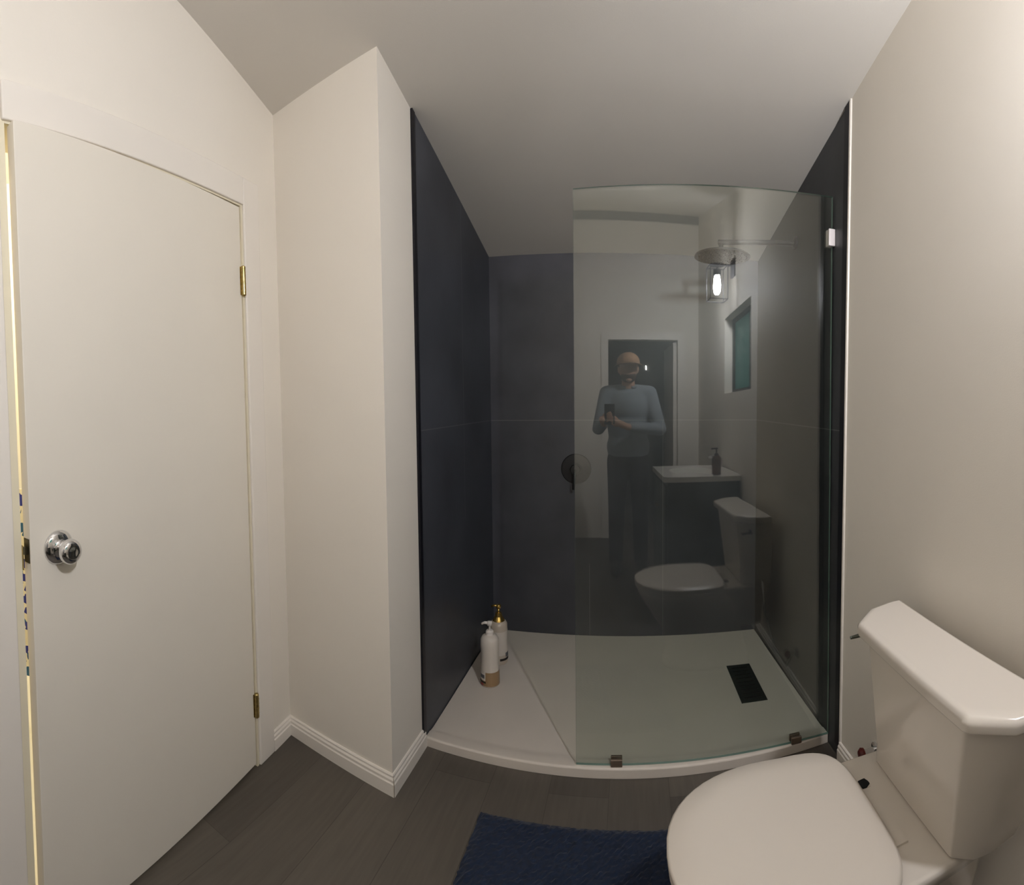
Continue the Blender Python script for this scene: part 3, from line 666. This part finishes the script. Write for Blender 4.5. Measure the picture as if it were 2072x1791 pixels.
# ------------------------------------------------------------------ the person taking the picture (seen mirrored)
per = empty('person', (0.13, -0.55, 0)); tag(per, 'person in a tan cap and pale blue shirt holding a phone, mirrored in the glass', 'person')
def blob(bm, c, rad, rot=None, n=20):
    mtx = Matrix.Translation(Vector(c)) @ (rot.to_4x4() if rot else Matrix.Identity(4)) @ Matrix.Diagonal((*rad, 1))
    bmesh.ops.create_uvsphere(bm, u_segments=n, v_segments=n // 2 + 2, radius=1.0, matrix=mtx)
def limb(bm, pts, rs, n=16):
    pts = [Vector(p) for p in pts]
    for (a, ra), (b, rb) in zip(zip(pts, rs), zip(pts[1:], rs[1:])):
        k = max(2, int((b - a).length / (min(ra, rb) * 0.35)))
        for i in range(k + 1):
            t = i / k; r_ = ra + (rb - ra) * t
            bmesh.ops.create_icosphere(bm, subdivisions=2, radius=r_, matrix=Matrix.Translation(a.lerp(b, t)))
def organic(name, bm, m, parent, vox, it=6):
    o = link(name, bm, m, parent, smooth=True)
    r_ = o.modifiers.new('remesh', 'REMESH'); r_.mode = 'VOXEL'; r_.voxel_size = vox; r_.use_smooth_shade = True
    s_ = o.modifiers.new('smooth', 'SMOOTH'); s_.factor = 0.5; s_.iterations = it
    return o
# joints, relative to the person's base point (x to the mirror's right, y towards the glass)
SHR, SHL = (-0.165, 0.0, 1.405), (0.165, 0.0, 1.405)
ELR, ELL = (-0.235, 0.085, 1.135), (0.245, 0.075, 1.125)
WRR, WRL = (-0.195, 0.215, 1.175), (-0.020, 0.215, 1.150)
bm = new()
limb(bm, [(0, 0.005, 1.36), (0, 0.015, 1.47), (0, 0.02, 1.53)], [0.062, 0.054, 0.055])
blob(bm, (0, 0.025, 1.605), (0.074, 0.094, 0.105)); blob(bm, (0, 0.055, 1.545), (0.056, 0.062, 0.052))
blob(bm, (0, 0.118, 1.590), (0.014, 0.020, 0.018)); blob(bm, (0, 0.108, 1.612), (0.010, 0.014, 0.024)); blob(bm, (0, 0.105, 1.508), (0.024, 0.018, 0.018))
blob(bm, (0, 0.108, 1.556), (0.024, 0.012, 0.006)); blob(bm, (0, 0.107, 1.547), (0.022, 0.012, 0.006))
for s in (-1, 1):
    blob(bm, (s * 0.074, 0.018, 1.595), (0.010, 0.020, 0.030)); blob(bm, (s * 0.030, 0.104, 1.615), (0.013, 0.010, 0.009)); blob(bm, (s * 0.030, 0.106, 1.633), (0.020, 0.010, 0.006))
blob(bm, (0, 0.0, 1.24), (0.145, 0.095, 0.19)); blob(bm, (0, 0.0, 1.05), (0.130, 0.090, 0.16)); blob(bm, (0, -0.01, 0.93), (0.145, 0.10, 0.12))
limb(bm, [(-0.08, 0, 1.40), SHR, ELR, WRR], [0.06, 0.052, 0.038, 0.026]); limb(bm, [(0.08, 0, 1.40), SHL, ELL, WRL], [0.06, 0.052, 0.038, 0.026])
for s in (-1, 1):
    limb(bm, [(s * 0.085, -0.01, 0.90), (s * 0.095, 0.0, 0.50), (s * 0.10, -0.02, 0.10)], [0.082, 0.052, 0.036])
    limb(bm, [(s * 0.10, -0.02, 0.06), (s * 0.105, 0.12, 0.045)], [0.036, 0.032])
# hands: palm, four fingers and a thumb each, closed round the phone
def hand(bm, wr, palm, fdir, side, px):
    wr = Vector(wr); palm = Vector(palm)
    limb(bm, [wr, wr.lerp(palm, 0.5), palm], [0.025, 0.027, 0.028])
    fd = Vector(fdir).normalized(); up = Vector((0, 0, 1))
    for k, (L_, r_) in enumerate(((0.070, 0.0085), (0.080, 0.009), (0.074, 0.0085), (0.058, 0.0075))):
        b = palm + up * (0.026 - 0.0185 * k) + fd * 0.016
        p1 = b + fd * L_ * 0.40 + Vector((0, 0.010, 0)); p2 = p1 + fd * L_ * 0.30 + Vector((-side * 0.004, 0.002, 0)); p3 = p2 + fd * L_ * 0.22 + Vector((-side * 0.002, -0.010, 0))
        limb(bm, [b, p1, p2, p3], [r_ * 1.15, r_, r_ * 0.92, r_ * 0.78])
    t0 = palm + Vector((0, -0.018, 0.012)); t1 = t0 + Vector((side * 0.018, -0.010, 0.026)); t2 = t1 + Vector((side * 0.020, 0.002, 0.022))
    limb(bm, [t0, t1, t2], [0.014, 0.0105, 0.0085])
PHC = Vector((-0.155, 0.262, 1.245))              # phone centre from the person's base
hand(bm, WRR, (-0.208, 0.250, 1.205), (0.75, 0.05, 0.35), 1, 0); hand(bm, WRL, (-0.090, 0.248, 1.180), (-0.75, 0.05, 0.35), -1, 0)
organic('body', bm, M['skin'], per, 0.0045, 3)
bm = new()
blob(bm, (0, 0.0, 1.30), (0.178, 0.120, 0.17)); blob(bm, (0, 0.0, 1.14), (0.165, 0.115, 0.20)); blob(bm, (0, 0.0, 0.99), (0.172, 0.122, 0.16))
limb(bm, [(-0.05, 0.0, 1.425), (-0.12, 0.0, 1.415), SHR, ELR, (-0.205, 0.185, 1.165)], [0.058, 0.062, 0.068, 0.052, 0.042]); limb(bm, [(0.05, 0.0, 1.425), (0.12, 0.0, 1.415), SHL, ELL, (0.020, 0.190, 1.148)], [0.058, 0.062, 0.068, 0.052, 0.042])
sh = organic('shirt', bm, M['shirt'], per, 0.008, 8)
bm = new(); tube(bm, [(0.066 * math.cos(a) , 0.010 + 0.062 * math.sin(a), 1.462 + 0.012 * math.cos(a * 1.0 + PI / 2)) for a in [PI * 0.62 + 2 * PI * 0.88 * k / 24 for k in range(25)]], 0.012, 8); link('collar', bm, M['shirt'], sh, smooth=True)
bm = new()
blob(bm, (0, -0.01, 0.92), (0.160, 0.118, 0.13))
for s in (-1, 1): limb(bm, [(s * 0.080, -0.01, 0.88), (s * 0.095, 0.0, 0.50), (s * 0.10, -0.02, 0.09)], [0.094, 0.068, 0.058])
organic('trousers', bm, M['trous'], per, 0.010, 6)
for s in (-1, 1):
    bm = new(); limb(bm, [(s * 0.10, -0.05, 0.050), (s * 0.10, 0.02, 0.048), (s * 0.108, 0.14, 0.040), (s * 0.110, 0.17, 0.036)], [0.048, 0.050, 0.044, 0.035])
    for v in bm.verts:
        if v.co.z < 0.006: v.co.z = 0.006
    o = organic('shoe', bm, M['shoe'], per, 0.006, 2)
bm = new(); blob(bm, (0, 0.060, 1.538), (0.062, 0.066, 0.050)); blob(bm, (0, 0.01, 1.62), (0.080, 0.092, 0.080))
for v in bm.verts:
    if v.co.z > 1.665: v.co.z = 1.665
for v in bm.verts:
    if v.co.z > 1.56 and v.co.y > 0.055: v.co.y = 0.055 + (v.co.y - 0.055) * 0.25
organic('beard_and_hair', bm, M['hair'], per, 0.006, 3)
bm = new(); blob(bm, (0, 0.022, 1.650), (0.092, 0.108, 0.080), n=28)
for v in bm.verts:
    if v.co.z < 1.640: v.co.z = 1.640
crown = organic('cap', bm, M['cap'], per, 0.005, 3)
bm = new(); rings = []
for k in range(9):
    a = -1.15 + 2.3 * k / 8
    q = []
    for rr, zz in ((0.10, 0.0), (0.155, -0.006), (0.185, -0.014), (0.185, -0.018), (0.155, -0.010), (0.10, -0.004)):
        q.append(Vector((math.sin(a) * rr * 0.72 * (0.85 + 0.15 * math.cos(a)), 0.020 + math.cos(a) * rr, 1.648 + zz - 0.012 * (a * a))))
    rings.append(q)
loft(bm, rings); link('cap_brim', bm, M['cap'], crown, smooth=True)
ph = empty('phone', Vector(per.location) + PHC); tag(ph, 'black phone held up by the mirrored person at chest height', 'phone')
bm = new(); box(bm, -0.038, 0.038, -0.0045, 0.0045, -0.076, 0.076); link('phone_case', bm, M['phone'], ph, bevel=0.004, bseg=3)
bm = new(); box(bm, 0.004, 0.032, 0.0045, 0.0065, 0.040, 0.070); link('camera_bump', bm, M['phone'], ph, bevel=0.001)
